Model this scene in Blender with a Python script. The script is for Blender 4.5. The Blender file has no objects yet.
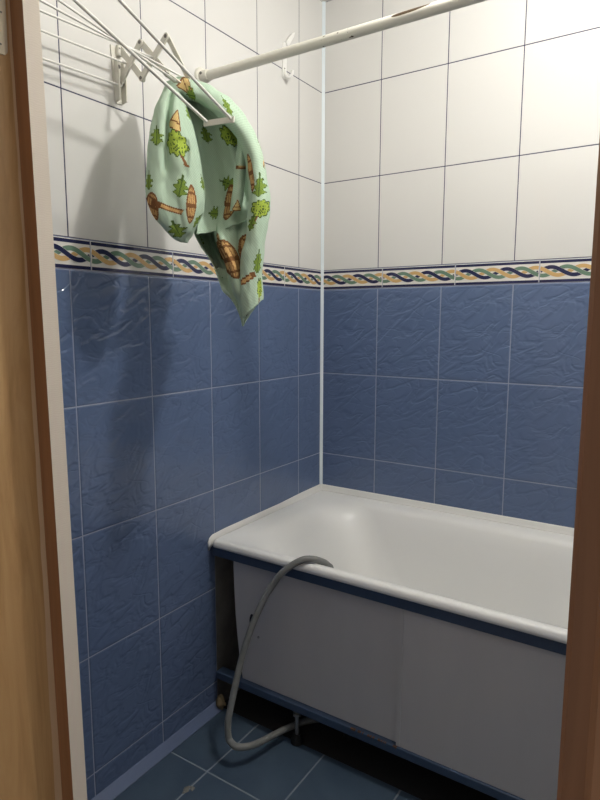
import bpy, bmesh, math, random
from mathutils import Vector, Matrix, noise as mnoise

# ------------------------------------------------------------------ camera, world, light, exposure
S = bpy.context.scene
COL = S.collection
cd = bpy.data.cameras.new('camera')
cam = bpy.data.objects.new('camera', cd)
COL.objects.link(cam)
cd.sensor_fit = 'VERTICAL'; cd.sensor_height = 36.0; cd.lens = 596.93 / 800 * 36.0
cd.clip_start = 0.02
_r = Vector((0.83598833, 0.54874591, 0.00119883)); _u = Vector((-0.07395723, 0.11050505, 0.99112005))
_f = Vector((-0.5437406, 0.82865346, -0.13296466))
cam.matrix_world = Matrix(((_r.x, _u.x, -_f.x, 1.26560947), (_r.y, _u.y, -_f.y, -2.0876909),
                           (_r.z, _u.z, -_f.z, 1.30863771), (0, 0, 0, 1)))
S.camera = cam

w = bpy.data.worlds.new('hallway_ambient'); S.world = w; w.use_nodes = True
w.node_tree.nodes['Background'].inputs[0].default_value = (1.0, 0.95, 0.90, 1)
w.node_tree.nodes['Background'].inputs[1].default_value = 0.33

def point(name, loc, power, rad, col):
    l = bpy.data.lights.new(name, 'POINT'); l.energy = power; l.shadow_soft_size = rad; l.color = col
    o = bpy.data.objects.new(name, l); o.location = loc; COL.objects.link(o); return o
point('bathroom_ceiling_bulb', (1.06, -0.785, 2.43), 26.5, 0.04, (1.0, 0.98, 0.94))

S.view_settings.view_transform = 'Standard'; S.view_settings.look = 'None'
S.view_settings.gamma = 1.0; S.view_settings.use_curve_mapping = False
S.view_settings.exposure = 0.13

# ------------------------------------------------------------------ material helpers
def mat(name, col, rough=0.5, spec=0.5, metal=0.0):
    m = bpy.data.materials.new(name); m.use_nodes = True
    b = m.node_tree.nodes['Principled BSDF']
    b.inputs['Base Color'].default_value = (*col, 1); b.inputs['Roughness'].default_value = rough
    b.inputs['Specular IOR Level'].default_value = spec; b.inputs['Metallic'].default_value = metal
    return m
def N(m, t, **kw):
    n = m.node_tree.nodes.new(t)
    for k, v in kw.items():
        if k in n.inputs: n.inputs[k].default_value = v
        else: setattr(n, k, v)
    return n
def L(m, a, b): m.node_tree.links.new(a, b)
def bsdf(m): return m.node_tree.nodes['Principled BSDF']
def texco(m, src='Object', scale=(1, 1, 1), rot=(0, 0, 0)):
    t = N(m, 'ShaderNodeTexCoord'); mp = N(m, 'ShaderNodeMapping')
    mp.inputs['Scale'].default_value = scale; mp.inputs['Rotation'].default_value = rot
    L(m, t.outputs[src], mp.inputs['Vector']); return mp.outputs['Vector']
def noise(m, vec, scale, detail=3, rough=0.5, dist=0.0):
    n = N(m, 'ShaderNodeTexNoise'); n.inputs['Scale'].default_value = scale; n.inputs['Detail'].default_value = detail
    n.inputs['Roughness'].default_value = rough; n.inputs['Distortion'].default_value = dist
    L(m, vec, n.inputs['Vector']); return n.outputs['Fac']
def ramp(m, fac, stops):
    r = N(m, 'ShaderNodeValToRGB'); e = r.color_ramp.elements
    while len(e) < len(stops): e.new(0.5)
    for x, (p, c) in zip(e, stops): x.position = p; x.color = (*c, 1)
    L(m, fac, r.inputs['Fac']); return r.outputs['Color']
def colour_noise(m, vec, scale, stops, detail=4, dist=0.0):
    L(m, ramp(m, noise(m, vec, scale, detail, 0.55, dist), stops), bsdf(m).inputs['Base Color'])
def bump(m, height, strength=0.3, distance=0.001):
    b = N(m, 'ShaderNodeBump'); b.inputs['Strength'].default_value = strength; b.inputs['Distance'].default_value = distance
    L(m, height, b.inputs['Height']); L(m, b.outputs['Normal'], bsdf(m).inputs['Normal'])

M = {}
# glazed tiles
m = M['blue_tile'] = mat('blue_tile_glaze', (.105, .150, .262), .07, .5)
v = texco(m, 'UV', (1, 1, 1), (0, 0, -.6))
mp = N(m, 'ShaderNodeMapping'); mp.inputs['Scale'].default_value = (8, 17, 1); L(m, v, mp.inputs['Vector'])
f1 = noise(m, mp.outputs['Vector'], 1.0, 2.0, .45, .8)
def ridge(f, wd):
    a = N(m, 'ShaderNodeMath', operation='SUBTRACT'); L(m, f, a.inputs[0]); a.inputs[1].default_value = .5
    c = N(m, 'ShaderNodeMath', operation='ABSOLUTE'); L(m, a.outputs[0], c.inputs[0])
    r = N(m, 'ShaderNodeMapRange', interpolation_type='SMOOTHSTEP'); r.inputs['From Max'].default_value = wd; L(m, c.outputs[0], r.inputs['Value']); return r.outputs[0]
k1 = ridge(f1, .10)
f2 = noise(m, texco(m, 'UV', (11, 20, 1), (0, 0, .25)), 1.0, 2.0, .5, .6); k2 = ridge(f2, .07)
f3 = noise(m, texco(m, 'UV'), 8.0, 1.0)
s1 = N(m, 'ShaderNodeMath', operation='MULTIPLY_ADD'); L(m, k2, s1.inputs[0]); s1.inputs[1].default_value = .4; L(m, k1, s1.inputs[2])
s2 = N(m, 'ShaderNodeMath', operation='MULTIPLY_ADD'); L(m, f3, s2.inputs[0]); s2.inputs[1].default_value = 1.6; L(m, s1.outputs[0], s2.inputs[2])
bump(m, s2.outputs[0], .58, .0024)
L(m, ramp(m, f1, [(.3, (.104, .149, .260)), (.7, (.108, .153, .266))]), bsdf(m).inputs['Base Color'])
m = M['white_tile'] = mat('white_tile_glaze', (.70, .69, .665), .10, .5)
bump(m, noise(m, texco(m, 'UV'), 14.0, 2.0), .10, .002)
M['border_tile'] = mat('border_white_glaze', (.78, .75, .70), .12)
M['navy'] = mat('navy_glaze', (.022, .025, .075), .12)
M['b_green'] = mat('sage_green_glaze', (.15, .24, .17), .12)
M['b_orange'] = mat('ochre_glaze', (.62, .40, .17), .12)
M['grout_light'] = mat('pale_grout', (.30, .33, .44), .8)
M['grout_navy'] = mat('navy_grout', (.035, .035, .09), .8)
m = M['floor_tile'] = mat('slate_blue_floor_tile', (.06, .1, .14), .35)
v = texco(m, 'Object'); colour_noise(m, v, 7, [(.3, (.047, .076, .118)), (.7, (.070, .105, .150))], 5, .4)
bump(m, noise(m, v, 60, 4), .25, .001)
m = M['floor_grout'] = mat('floor_grout', (.24, .27, .30), .9)
m = M['plaster'] = mat('bare_grey_plaster', (.16, .15, .14), .95)
v = texco(m, 'Object'); colour_noise(m, v, 9, [(.3, (.11, .105, .1)), (.7, (.2, .19, .17))]); bump(m, noise(m, v, 40, 5), .5, .004)
m = M['screed'] = mat('shade_darkened_screed', (.03, .028, .026), .95); bump(m, noise(m, texco(m, 'Object'), 50, 5), .5, .003)  # near black: the deep shade under the bath is put into this colour
M['ceiling'] = mat('white_ceiling_paint', (.78, .76, .71), .7)
m = M['enamel'] = mat('white_bath_enamel', (.88, .875, .85), .3, .5)
M['white_pvc'] = mat('white_pvc', (.70, .77, .80), .4)
M['caulk'] = mat('white_caulk', (.80, .79, .76), .45)
m = M['blue_frame'] = mat('blue_painted_frame', (.045, .075, .135), .35)
v = texco(m, 'Object'); colour_noise(m, v, 14, [(.25, (.040, .067, .120)), (.75, (.050, .082, .148))])
m = M['panel'] = mat('grey_white_hardboard', (.56, .55, .55), .5)
v = texco(m, 'Object', (1, 1, .3)); colour_noise(m, v, 5, [(.3, (.54, .53, .535)), (.7, (.60, .585, .58))])
M['hole_shade'] = mat('hole_shade', (.012, .012, .02), .9)
M['rust'] = mat('rusty_stain', (.16, .075, .04), .9)
m = M['hose'] = mat('grey_corrugated_hose', (.20, .205, .20), .5)
colour_noise(m, texco(m, 'Object'), 20, [(.3, (.18, .185, .18)), (.7, (.235, .24, .23))])
M['rubber'] = mat('black_rubber', (.012, .012, .012), .6)
M['steel'] = mat('dull_steel', (.35, .35, .35), .4, .5, .8)
m = M['rod_paint'] = mat('chipped_white_pole_paint', (.74, .72, .64), .35)
v = texco(m, 'Object')
nz = noise(m, texco(m, 'Object', (9, 40, 40)), 1.0, 5, .6)
sx = N(m, 'ShaderNodeSeparateXYZ'); L(m, v, sx.inputs[0])
def mth(m, op, a, b):
    n = N(m, 'ShaderNodeMath', operation=op)
    for i, q in enumerate((a, b)):
        if isinstance(q, (int, float)): n.inputs[i].default_value = q
        else: L(m, q, n.inputs[i])
    return n.outputs[0]
# one long chip on the upper front of the pole, a few specks beside it
ang = mth(m, 'ARCTAN2', sx.outputs['Z'], mth(m, 'MULTIPLY', sx.outputs['Y'], -1.0))
dx = mth(m, 'DIVIDE', mth(m, 'SUBTRACT', sx.outputs['X'], .660), .054)
da = mth(m, 'DIVIDE', mth(m, 'SUBTRACT', mth(m, 'ADD', ang, mth(m, 'MULTIPLY', mth(m, 'SUBTRACT', sx.outputs['X'], .660), -4.0)), .56), .50)
rr = mth(m, 'ADD', mth(m, 'MULTIPLY', dx, dx), mth(m, 'MULTIPLY', da, da))
rr = mth(m, 'ADD', rr, mth(m, 'MULTIPLY', mth(m, 'SUBTRACT', nz, .5), 1.5))
chip = mth(m, 'LESS_THAN', rr, .75)
dx2 = mth(m, 'DIVIDE', mth(m, 'SUBTRACT', sx.outputs['X'], .47), .05)
sp = mth(m, 'MULTIPLY', mth(m, 'GREATER_THAN', noise(m, texco(m, 'Object', (70, 120, 120)), 1.0, 2), .66), mth(m, 'LESS_THAN', mth(m, 'ABSOLUTE', dx2, 0.0), 1.0))
chip = mth(m, 'MAXIMUM', chip, sp)
mx = N(m, 'ShaderNodeMix', data_type='RGBA'); L(m, chip, mx.inputs[0])
mx.inputs[6].default_value = (.74, .72, .64, 1); mx.inputs[7].default_value = (.075, .045, .02, 1)
L(m, mx.outputs[2], bsdf(m).inputs['Base Color'])
M['plastic'] = mat('ivory_white_plastic', (.72, .70, .62), .35)
M['rail'] = mat('white_coated_wire', (.78, .77, .72), .3)
M['hook'] = mat('white_plastic_hook', (.82, .81, .78), .3)
M['bolt'] = mat('grey_bolt', (.16, .15, .14), .4, .5, .6)
m = M['oak'] = mat('oak_veneer', (.45, .25, .09), .42)
v = texco(m, 'Object', (1, 1, .09)); f = noise(m, v, 26, 6, .6, 2.2)
L(m, ramp(m, f, [(.25, (.42, .235, .085)), (.5, (.56, .335, .145)), (.75, (.64, .41, .195))]), bsdf(m).inputs['Base Color'])
bump(m, f, .12, .001)
m = M['oak_edge'] = mat('pale_raw_wood_edge', (.52, .36, .20), .6)
colour_noise(m, texco(m, 'Object', (1, 1, .12)), 30, [(.3, (.64, .45, .27)), (.7, (.74, .55, .36))])
m = M['brown'] = mat('brown_stained_wood', (.23, .108, .05), .4)
v = texco(m, 'Object', (1, 1, .06)); colour_noise(m, v, 40, [(.3, (.24, .108, .045)), (.7, (.33, .155, .07))], 5, 1.0)
m = M['cream'] = mat('cream_primed_wood', (.80, .71, .60), .7)
v = texco(m, 'Object'); wv = N(m, 'ShaderNodeTexWave', bands_direction='Z'); wv.inputs['Scale'].default_value = 110; wv.inputs['Distortion'].default_value = 7
L(m, v, wv.inputs['Vector']); L(m, ramp(m, wv.outputs['Fac'], [(0, (.78, .69, .58)), (1, (.82, .73, .62))]), bsdf(m).inputs['Base Color'])
bump(m, wv.outputs['Fac'], .08, .0005)
m = M['hinge'] = mat('brassy_hinge_metal', (.62, .55, .42), .35, .5, .35)
M['foam'] = mat('yellowed_foam', (.22, .165, .09), .9)
m = M['hall_paint'] = mat('hall_wall_paint', (.55, .48, .40), .8)
# towel cloth and its print
def cloth(name, c):
    m = mat(name, c, .9, .15)
    a = texco(m, 'UV')
    ck = N(m, 'ShaderNodeTexChecker'); ck.inputs['Scale'].default_value = 330; L(m, a, ck.inputs['Vector'])
    ck.inputs['Color1'].default_value = (*[x * 1.06 for x in c], 1); ck.inputs['Color2'].default_value = (*[x * .9 for x in c], 1)
    L(m, ck.outputs['Color'], bsdf(m).inputs['Base Color'])
    bump(m, mth(m, 'ADD', ck.outputs['Fac'], mth(m, 'MULTIPLY', noise(m, a, 22, 2), 7.0)), .35, .0012)
    return m
CL = [cloth('mint_waffle_cloth', (.45, .58, .45)), cloth('leaf_green_print', (.19, .285, .05)), cloth('dark_green_print', (.075, .125, .03)),
      cloth('lime_tree_print', (.36, .47, .07)), cloth('brown_print', (.20, .09, .035)), cloth('tan_print', (.56, .34, .14)), cloth('straw_print', (.62, .45, .19))]

# ------------------------------------------------------------------ object helpers
class MB:
    def __init__(self): self.v = []; self.f = []; self.m = []; self.uv = []; self.mats = []; self.sm = []
    def mi(self, m):
        if m not in self.mats: self.mats.append(m)
        return self.mats.index(m)
    def add(self, vs, fs, m, uvs=None, smooth=False):
        o = len(self.v); k = self.mi(m); self.v += [tuple(x) for x in vs]
        for f in fs:
            self.f.append([o + i for i in f]); self.m.append(k); self.sm.append(smooth)
            self.uv.append([uvs[i] for i in f] if uvs else [(0, 0)] * len(f))
    def box(self, a, b, m, bev=0.0):
        x0, y0, z0 = [min(p, q) for p, q in zip(a, b)]; x1, y1, z1 = [max(p, q) for p, q in zip(a, b)]
        if bev <= 0:
            vs = [(x, y, z) for x in (x0, x1) for y in (y0, y1) for z in (z0, z1)]
            self.add(vs, [(0, 1, 3, 2), (4, 6, 7, 5), (0, 4, 5, 1), (2, 3, 7, 6), (0, 2, 6, 4), (1, 5, 7, 3)], m); return
        bm = bmesh.new(); bmesh.ops.create_cube(bm, size=1)
        for q in bm.verts: q.co = ((x0 + x1) / 2 + q.co.x * (x1 - x0), (y0 + y1) / 2 + q.co.y * (y1 - y0), (z0 + z1) / 2 + q.co.z * (z1 - z0))
        bmesh.ops.bevel(bm, geom=bm.edges[:], offset=bev, segments=2, affect='EDGES', profile=.5)
        bm.verts.index_update(); self.add([q.co[:] for q in bm.verts], [[q.index for q in f.verts] for f in bm.faces], m); bm.free()
    def prism(self, pts, axis, a, b, m):
        # pts: closed 2D outline in the plane across the axis, extruded from a to b
        def P(p, t):
            return (t, p[0], p[1]) if axis == 'x' else (p[0], t, p[1]) if axis == 'y' else (p[0], p[1], t)
        n = len(pts); vs = [P(p, a) for p in pts] + [P(p, b) for p in pts]
        fs = [(i, (i + 1) % n, n + (i + 1) % n, n + i) for i in range(n)] + [list(range(n))[::-1], list(range(n, 2 * n))]
        self.add(vs, fs, m)
    def tube(self, path, r, m, seg=14, cap=True, rad=None):
        path = [Vector(p) for p in path]; n = len(path); rings = []
        t0 = (path[1] - path[0]).normalized(); up = Vector((0, 0, 1)) if abs(t0.z) < .9 else Vector((1, 0, 0))
        nrm = (up - t0 * up.dot(t0)).normalized()
        vs = []
        for i, p in enumerate(path):
            t = (path[min(i + 1, n - 1)] - path[max(i - 1, 0)]).normalized()
            nrm = (nrm - t * nrm.dot(t)).normalized(); bn = t.cross(nrm); R = rad[i] if rad else r
            vs += [p + (nrm * math.cos(2 * math.pi * k / seg) + bn * math.sin(2 * math.pi * k / seg)) * R for k in range(seg)]
        fs = [(i * seg + k, i * seg + (k + 1) % seg, (i + 1) * seg + (k + 1) % seg, (i + 1) * seg + k) for i in range(n - 1) for k in range(seg)]
        self.add(vs, fs, m, smooth=True)
        if cap:
            self.add(vs[:seg], [list(range(seg))[::-1]], m); self.add(vs[-seg:], [list(range(seg))], m)
    def build(self, name, parent=None, at=None, fix=True):
        at = Vector(at) if at is not None else (Vector(parent.get('_w', (0, 0, 0))) if parent else Vector((0, 0, 0)))
        me = bpy.data.meshes.new(name); me.from_pydata([Vector(p) - at for p in self.v], [], self.f)
        for q in self.mats: me.materials.append(q)
        ul = me.uv_layers.new(name='UVMap'); i = 0
        for p, f in zip(me.polygons, self.uv):
            for li, c in zip(p.loop_indices, f): ul.data[li].uv = c
        for p, k, s in zip(me.polygons, self.m, self.sm): p.material_index = k; p.use_smooth = s
        if fix:
            bm = bmesh.new(); bm.from_mesh(me); bmesh.ops.recalc_face_normals(bm, faces=bm.faces[:]); bm.to_mesh(me); bm.free()
        o = bpy.data.objects.new(name, me); COL.objects.link(o); o['_w'] = tuple(at)
        if parent:
            o.parent = parent; o.location = at - Vector(parent['_w'])
        else: o.location = at
        return o
def empty(name, loc, label, cat, group=None):
    o = bpy.data.objects.new(name, None); o.empty_display_size = .05; o.location = loc; COL.objects.link(o); o['_w'] = tuple(loc)
    return tag(o, label, cat, group)
def tag(o, label, cat, group=None):
    o['label'] = label; o['category'] = cat
    if group: o['group'] = group
    return o
def struct(o): o['kind'] = 'structure'; return o
def spline(P, k=10):
    P = [Vector(p) for p in P]; out = []
    E = [2 * P[0] - P[1]] + P + [2 * P[-1] - P[-2]]
    for i in range(1, len(E) - 2):
        for j in range(k):
            f = j / k; a, b, c, d = E[i - 1:i + 3]
            out.append(.5 * ((2 * b) + (c - a) * f + (2 * a - 5 * b + 4 * c - d) * f * f + (3 * b - a - 3 * c + d) * f ** 3))
    return out + [P[-1]]

# ------------------------------------------------------------------ setting: tiled walls
W, H, G = .25, 1 / 3, .0024
Z0 = 1.4276; ZB = Z0 + .0764; CEIL = 2.50; XR = 1.72; YF = -1.58; RIM = .606
def tile_wall(name, mp, s_range, cols, border_off, cut=None, back=None):
    """mp(s, z, h) -> world; cols = offset of one tile joint along s; cut = (s_lo, s_hi, z) where tiles stop above the bath"""
    b = MB(); s0, s1 = s_range; rnd = random.Random(7)
    zones = [(s0, s1, 0.0, CEIL)]
    if cut: zones = [(s0, cut[0], 0.0, CEIL), (cut[0], cut[1], cut[2], CEIL)] + ([(cut[1], s1, 0.0, CEIL)] if cut[1] < s1 - .01 else [])
    def quad(a0, a1, z0, z1, h, m): b.add([mp(a0, z0, h), mp(a1, z0, h), mp(a1, z1, h), mp(a0, z1, h)], [(0, 1, 2, 3)], m)
    def tile(a0, a1, z0, z1, m, bev, dep):
        A0, A1, B0, B1 = a0 + G / 2, a1 - G / 2, z0 + G / 2, z1 - G / 2
        for (q0, q1, r0, r1) in zones:
            x0, x1, y0, y1 = max(A0, q0), min(A1, q1), max(B0, r0), min(B1, r1)
            if x1 - x0 < .008 or y1 - y0 < .006: continue
            o = rnd.choice([(0, 0), (3.1, 1.7), (5.3, 4.2)]); tl = (rnd.random() - .5) * .0006
            ins = [(x0 + bev, y0 + bev, tl), (x1 - bev, y0 + bev, -tl), (x1 - bev, y1 - bev, -tl), (x0 + bev, y1 - bev, tl)]
            out = [(x0, y0, -dep), (x1, y0, -dep), (x1, y1, -dep), (x0, y1, -dep)]
            low = [(x0, y0, -.005), (x1, y0, -.005), (x1, y1, -.005), (x0, y1, -.005)]
            vs = ins + out + low; uv = [(c[0] - a0 + o[0], c[1] - z0 + o[1]) for c in vs]
            fs = [(0, 1, 2, 3)] + [(i, i + 4, (i + 1) % 4 + 4, (i + 1) % 4) for i in range(4)] + [(i + 4, i + 8, (i + 1) % 4 + 8, (i + 1) % 4 + 4) for i in range(4)]
            b.add([mp(*c) for c in vs], fs, m, uv)
    k0 = math.floor((s0 - cols) / W) - 1
    for k in range(k0, k0 + 16):
        a0 = cols + k * W; a1 = a0 + W
        a0c, a1c = max(a0, s0), min(a1, s1)
        if a1c - a0c < .004: continue
        for r in range(5):
            z1 = Z0 - r * H; z0 = max(z1 - H, 0)
            tile(a0c, a1c, z0, z1, M['blue_tile'], .003, .0012)
        for r in range(3):
            z0 = ZB + r * (H + .002); z1 = min(z0 + H + .002, CEIL)
            tile(a0c, a1c, z0, z1, M['white_tile'], .0006, .0010)
    # grout beds
    for (q0, q1, r0, r1) in zones:
        if r0 < Z0: quad(q0, q1, r0, Z0, -.0011, M['grout_light'])
    quad(s0, s1, ZB, CEIL, -.0006, M['grout_navy']); quad(s0, s1, Z0, ZB, -.0012, M['grout_light'])
    # border: one band tile every 281 mm with a three-strand braid
    BW = .281; kb = math.floor((s0 - border_off) / BW) - 1
    for k in range(kb, kb + 16):
        a0 = border_off + k * BW; a1 = a0 + BW; c0, c1 = max(a0, s0), min(a1, s1)
        if c1 - c0 < .004: continue
        tile(c0, c1, Z0 + .001, ZB - .001, M['border_tile'], .001, .0008)
        x0, x1 = c0 + G / 2 + .0006, c1 - G / 2 - .0006
        for zz in (Z0 + .003, ZB - .0125): quad(x0, x1, zz, zz + .0085, .0004, M['navy'])
        zc = (Z0 + ZB) / 2; P = .1405; A = .0132; hw = .0060
        for si, mm in enumerate(('navy', 'b_green', 'b_orange')):
            n = int((x1 - x0) / .004) + 1; pts = []
            for i in range(n + 1):
                s = x0 + (x1 - x0) * i / n; th = 2 * math.pi * ((s - a0) / P - si / 3)
                z = zc + A * math.sin(th); dz = A * math.cos(th) * 2 * math.pi / P
                L_ = math.hypot(1, dz); h = .0009 - .00035 * math.cos(th)
                pts.append((s, z, -dz / L_, 1 / L_, h))
            for wd, m3, dh in ((hw + .0006, M['border_tile'], -.00018), (hw, M[mm], 0)):
                vs = []
                for s, z, nx, nz, h in pts:
                    vs += [mp(min(max(s + nx * wd, x0), x1), z + nz * wd, h + dh), mp(min(max(s - nx * wd, x0), x1), z - nz * wd, h + dh)]
                b.add(vs, [(2 * i, 2 * i + 1, 2 * i + 3, 2 * i + 2) for i in range(n)], m3, smooth=True)
    if back:
        for q in back: b.box(q[0], q[1], M['plaster'])
    return struct(b.build(name, fix=False))
def flip(o):  # make face normals look into the room
    return o
YT = -.6676
tile_wall('wall_left', lambda s, z, h: (h, s, z), (YF, -.0001), -.1676, -.263, (YT, 0.0, .585), [((-.12, YF - .08, -.05), (-.0055, .1, CEIL + .05))])
tile_wall('wall_back', lambda s, z, h: (s, -h, z), (.0001, XR), .2477, .267, (0.0001, XR, .585), [((-.0055, .0055, -.05), (XR + .1, .12, CEIL + .05))])
tile_wall('wall_right', lambda s, z, h: (XR - h, s, z), (YF, -.0001), -.1676, -.263, (YT, 0.0, .585), [((XR + .0055, YF - .08, -.05), (XR + .12, .1, CEIL + .05))])

# floor: 25 cm slabs on a grout bed, stopping at the bath; the base below is coloured near black as shade
b = MB()
b.box((-.1, YF - .9, -.06), (XR + .9, .1, -.008), M['screed'])
b.box((0, YF, -.009), (XR, -.6625, -.0012), M['floor_grout'])
for i in range(-1, 8):
    for j in range(-1, 7):
        x0 = max(.170 + (i - 1) * .25 + .0022, 0); x1 = min(.170 + i * .25 - .0022, XR); y1 = -.66 - (j - 3) * .25 - .0022; y0 = max(y1 - .25 + .0044, YF)
        if x1 - x0 < .01 or y1 - y0 < .01 or y1 > -.64: continue
        bv = .0015
        vs = [(x0 + bv, y0 + bv, 0), (x1 - bv, y0 + bv, 0), (x1 - bv, y1 - bv, 0), (x0 + bv, y1 - bv, 0), (x0, y0, -.0012), (x1, y0, -.0012), (x1, y1, -.0012), (x0, y1, -.0012)]
        b.add(vs, [(0, 1, 2, 3)] + [(k, k + 4, (k + 1) % 4 + 4, (k + 1) % 4) for k in range(4)], M['floor_tile'])
rnd = random.Random(3)
for k in range(9):   # crumbled grout at one crossing of the joints
    a = rnd.random() * 6.28; r = .003 + rnd.random() * .013; cx, cy = .172 + r * math.cos(a), -.990 + r * math.sin(a); q = .003 + rnd.random() * .004
    b.add([(cx + q * math.cos(t) * (1 + .3 * rnd.random()), cy + q * math.sin(t) * (1 + .3 * rnd.random()), .0001) for t in [i * 1.047 for i in range(6)]] + [(cx, cy, .0025)],
          [(i, (i + 1) % 6, 6) for i in range(6)], M['plaster'])
floor = struct(b.build('floor'))
b = MB(); b.box((-.1, YF - .08, CEIL), (XR + .1, .1, CEIL + .06), M['ceiling']); struct(b.build('ceiling'))

# front wall with the doorway, one timber frame each side and above
XL, XJ = .515, 1.222
b = MB()
for a, c in (((-.1, YF - .08, -.05), (XL - .06, YF - .002, CEIL)), ((XJ + .06, YF - .08, -.05), (XR + .1, YF - .002, CEIL)), ((XL - .06, YF - .08, 2.06), (XJ + .06, YF - .002, CEIL))):
    b.box(a, c, M['hall_paint'])
    b.box((max(a[0], 0), YF - .002, max(a[2], Z0)), (min(c[0], XR), YF, c[2]), M['white_tile'])
    if a[2] < Z0: b.box((max(a[0], 0), YF - .002, 0), (min(c[0], XR), YF, Z0), M['blue_tile'])
struct(b.build('wall_front'))
def jx(z): return .5465 - (z - .58) / 1.14 * .0155      # the left frame stands a little out of plumb
def jamb_strip(b, y0, y1, x_of, m0, n=24):
    vs = []
    for i in range(n + 1):
        z = 2.03 * i / n; vs += [(x_of(z), y0(z), z), (x_of(z), y1(z), z)]
    b.add(vs, [(2 * i, 2 * i + 1, 2 * i + 3, 2 * i + 2) for i in range(n)], m0)
YS = -1.6035                                              # face of the door stop
b = MB(); step = .0275
rw = random.Random(5); wob = [rw.uniform(-.0008, .0008) for _ in range(80)]
ye = lambda z: YS - .004 - max(0, 1.35 - z) * .010 + wob[int(z * 22)]
jamb_strip(b, lambda z: YF, lambda z: YS, jx, M['cream'])
def stepface():
    vs = []; n = 24
    for i in range(n + 1):
        z = 2.03 * i / n; vs += [(jx(z), YS, z), (jx(z) - step, YS, z)]
    b.add(vs, [(2 * i, 2 * i + 1, 2 * i + 3, 2 * i + 2) for i in range(n)], M['brown'])
stepface()
jamb_strip(b, lambda z: YS, ye, lambda z: jx(z) - step, M['oak_edge'], 60)
jamb_strip(b, ye, lambda z: -1.74, lambda z: jx(z) - step, M['oak'], 60)
n = 24; vs = []
for i in range(n + 1):
    z = 2.03 * i / n; vs += [(jx(z) - step, -1.74, z), (.44, -1.74, z), (.44, YF, z), (jx(z), YF, z)]
b.add(vs, [(4 * i + k, 4 * i + k + 1, 4 * i + k + 5, 4 * i + k + 4) for i in range(n) for k in (0, 1, 2)], M['oak'])
left_frame = struct(b.build('trim_1'))
# hinge leaf let into the left frame
hx = jx(1.68) - step
b = MB(); ol = [(-1.668, 1.642), (-1.616, 1.642), (-1.6125, 1.6455), (-1.6115, 1.650), (-1.6105, 1.742), (-1.668, 1.742)]
b.prism([(y, z) for y, z in ol], 'x', hx - .001, hx + .0025, M['hinge'])
hg = b.build('hinge_leaf', left_frame); hg['label'] = 'pale metal hinge leaf'
for y, z in ((-1.6185, 1.6915), (-1.6215, 1.653)):
    b = MB(); b.tube([(hx + .002, y, z), (hx + .0036, y, z)], .0036, M['hinge'], 12); b.tube([(hx + .0034, y, z), (hx + .0039, y, z)], .0014, M['bolt'], 8)
    b.build('screw', hg)
# right frame
b = MB()
b.prism([(1.199, YF), (1.199, -1.598), (1.203, YS), (1.229, YS), (1.232, -1.612), (1.232, -1.735), (1.236, -1.74), (1.32, -1.74), (1.32, YF)], 'z', 0, 2.03, M['brown'])
struct(b.build('trim_2'))
b = MB(); b.box((.44, YF, 2.03), (1.32, YS, 2.10), M['brown']); b.box((.44, YS, 2.055), (1.32, -1.74, 2.10), M['oak']); struct(b.build('trim_3'))
b = MB(); b.box((.40, -1.60, -.001), (1.34, -1.72, .012), M['oak'], .003); struct(b.build('trim_4'))

# skirting strip, white corner profile, sealing strip round the bath
b = MB(); b.prism([(.0005, .0005), (.026, .0005), (.0265, .004), (.005, .027), (.0005, .028)], 'y', YF, YT - .008, mat('pale_blue_skirting', (.13, .17, .28), .35))
struct(b.build('baseboard_left'))
b = MB(); b.prism([(.0003, -.0003), (.0003, -.0095), (.003, -.0075), (.0075, -.003), (.0095, -.0003)], 'z', .62, CEIL, M['white_pvc']); struct(b.build('trim_5'))
b = MB()
prof = [(.0004, .588), (.0004, .627), (.0030, .6275), (.0058, .624), (.0100, .612), (.0135, .606), (.0135, .588)]
b.prism([(-c, z) for c, z in prof], 'x', .0005, XR - .0005, M['caulk'])
pl = []
for y, sc, dz in [(-.0005, 1, 0), (-.15, .93, 0), (-.3, .72, -.001), (-.62, .62, -.001), (-.680, .62, -.004), (-.695, .55, -.010), (-.702, .4, -.020)]:
    pl.append([(c * sc, y, min(z, .606 + (z - .606) * sc) + dz) for c, z in prof])
vs = [p for r in pl for p in r]; q = len(prof)
b.add(vs, [(i * q + k, i * q + (k + 1) % q, (i + 1) * q + (k + 1) % q, (i + 1) * q + k) for i in range(len(pl) - 1) for k in range(q)] + [list(range(len(vs) - q, len(vs)))], M['caulk'], smooth=True)
struct(b.build('trim_6'))

# ------------------------------------------------------------------ bathtub
def rrect(x0, x1, y0, y1, r, n=14):
    out = []
    for cx, cy, a0 in ((x1 - r, y1 - r, 0), (x0 + r, y1 - r, 90), (x0 + r, y0 + r, 180), (x1 - r, y0 + r, 270)):
        out += [(cx + r * math.cos(math.radians(a0 + 90 * i / n)), cy + r * math.sin(math.radians(a0 + 90 * i / n))) for i in range(n + 1)]
    return out
def bigrect(x0, x1, y0, y1, r): return rrect(x0, x1, y0, y1, r)
tub = empty('bathtub', (.86, -.35, 0), 'white enamelled bathtub with a rolled rim standing along the tiled back wall', 'bathtub')
TX0, TX1, TY0, TY1 = .0125, 1.705, -.700, -.012
b = MB(); rings = []
def ring(e, z, r, sh=(0, 0, 0, 0)):
    rings.append([(x, y, z) for x, y in bigrect(TX0 + e + sh[0], TX1 - e - sh[1], TY0 + e + sh[2], TY1 - e - sh[3], r)])
ring(.012, .590, .012); ring(.004, .5815, .014); ring(.0, .583, .016); ring(-.0005, .590, .017); ring(.001, .599, .018); ring(.005, .6045, .02); ring(.011, .6062, .022)
ring(.020, .6058, .03); ring(.030, .6035, .05, (.010, 0, 0, .004)); ring(.037, .5995, .09, (.022, 0, -.002, .008))
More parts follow.
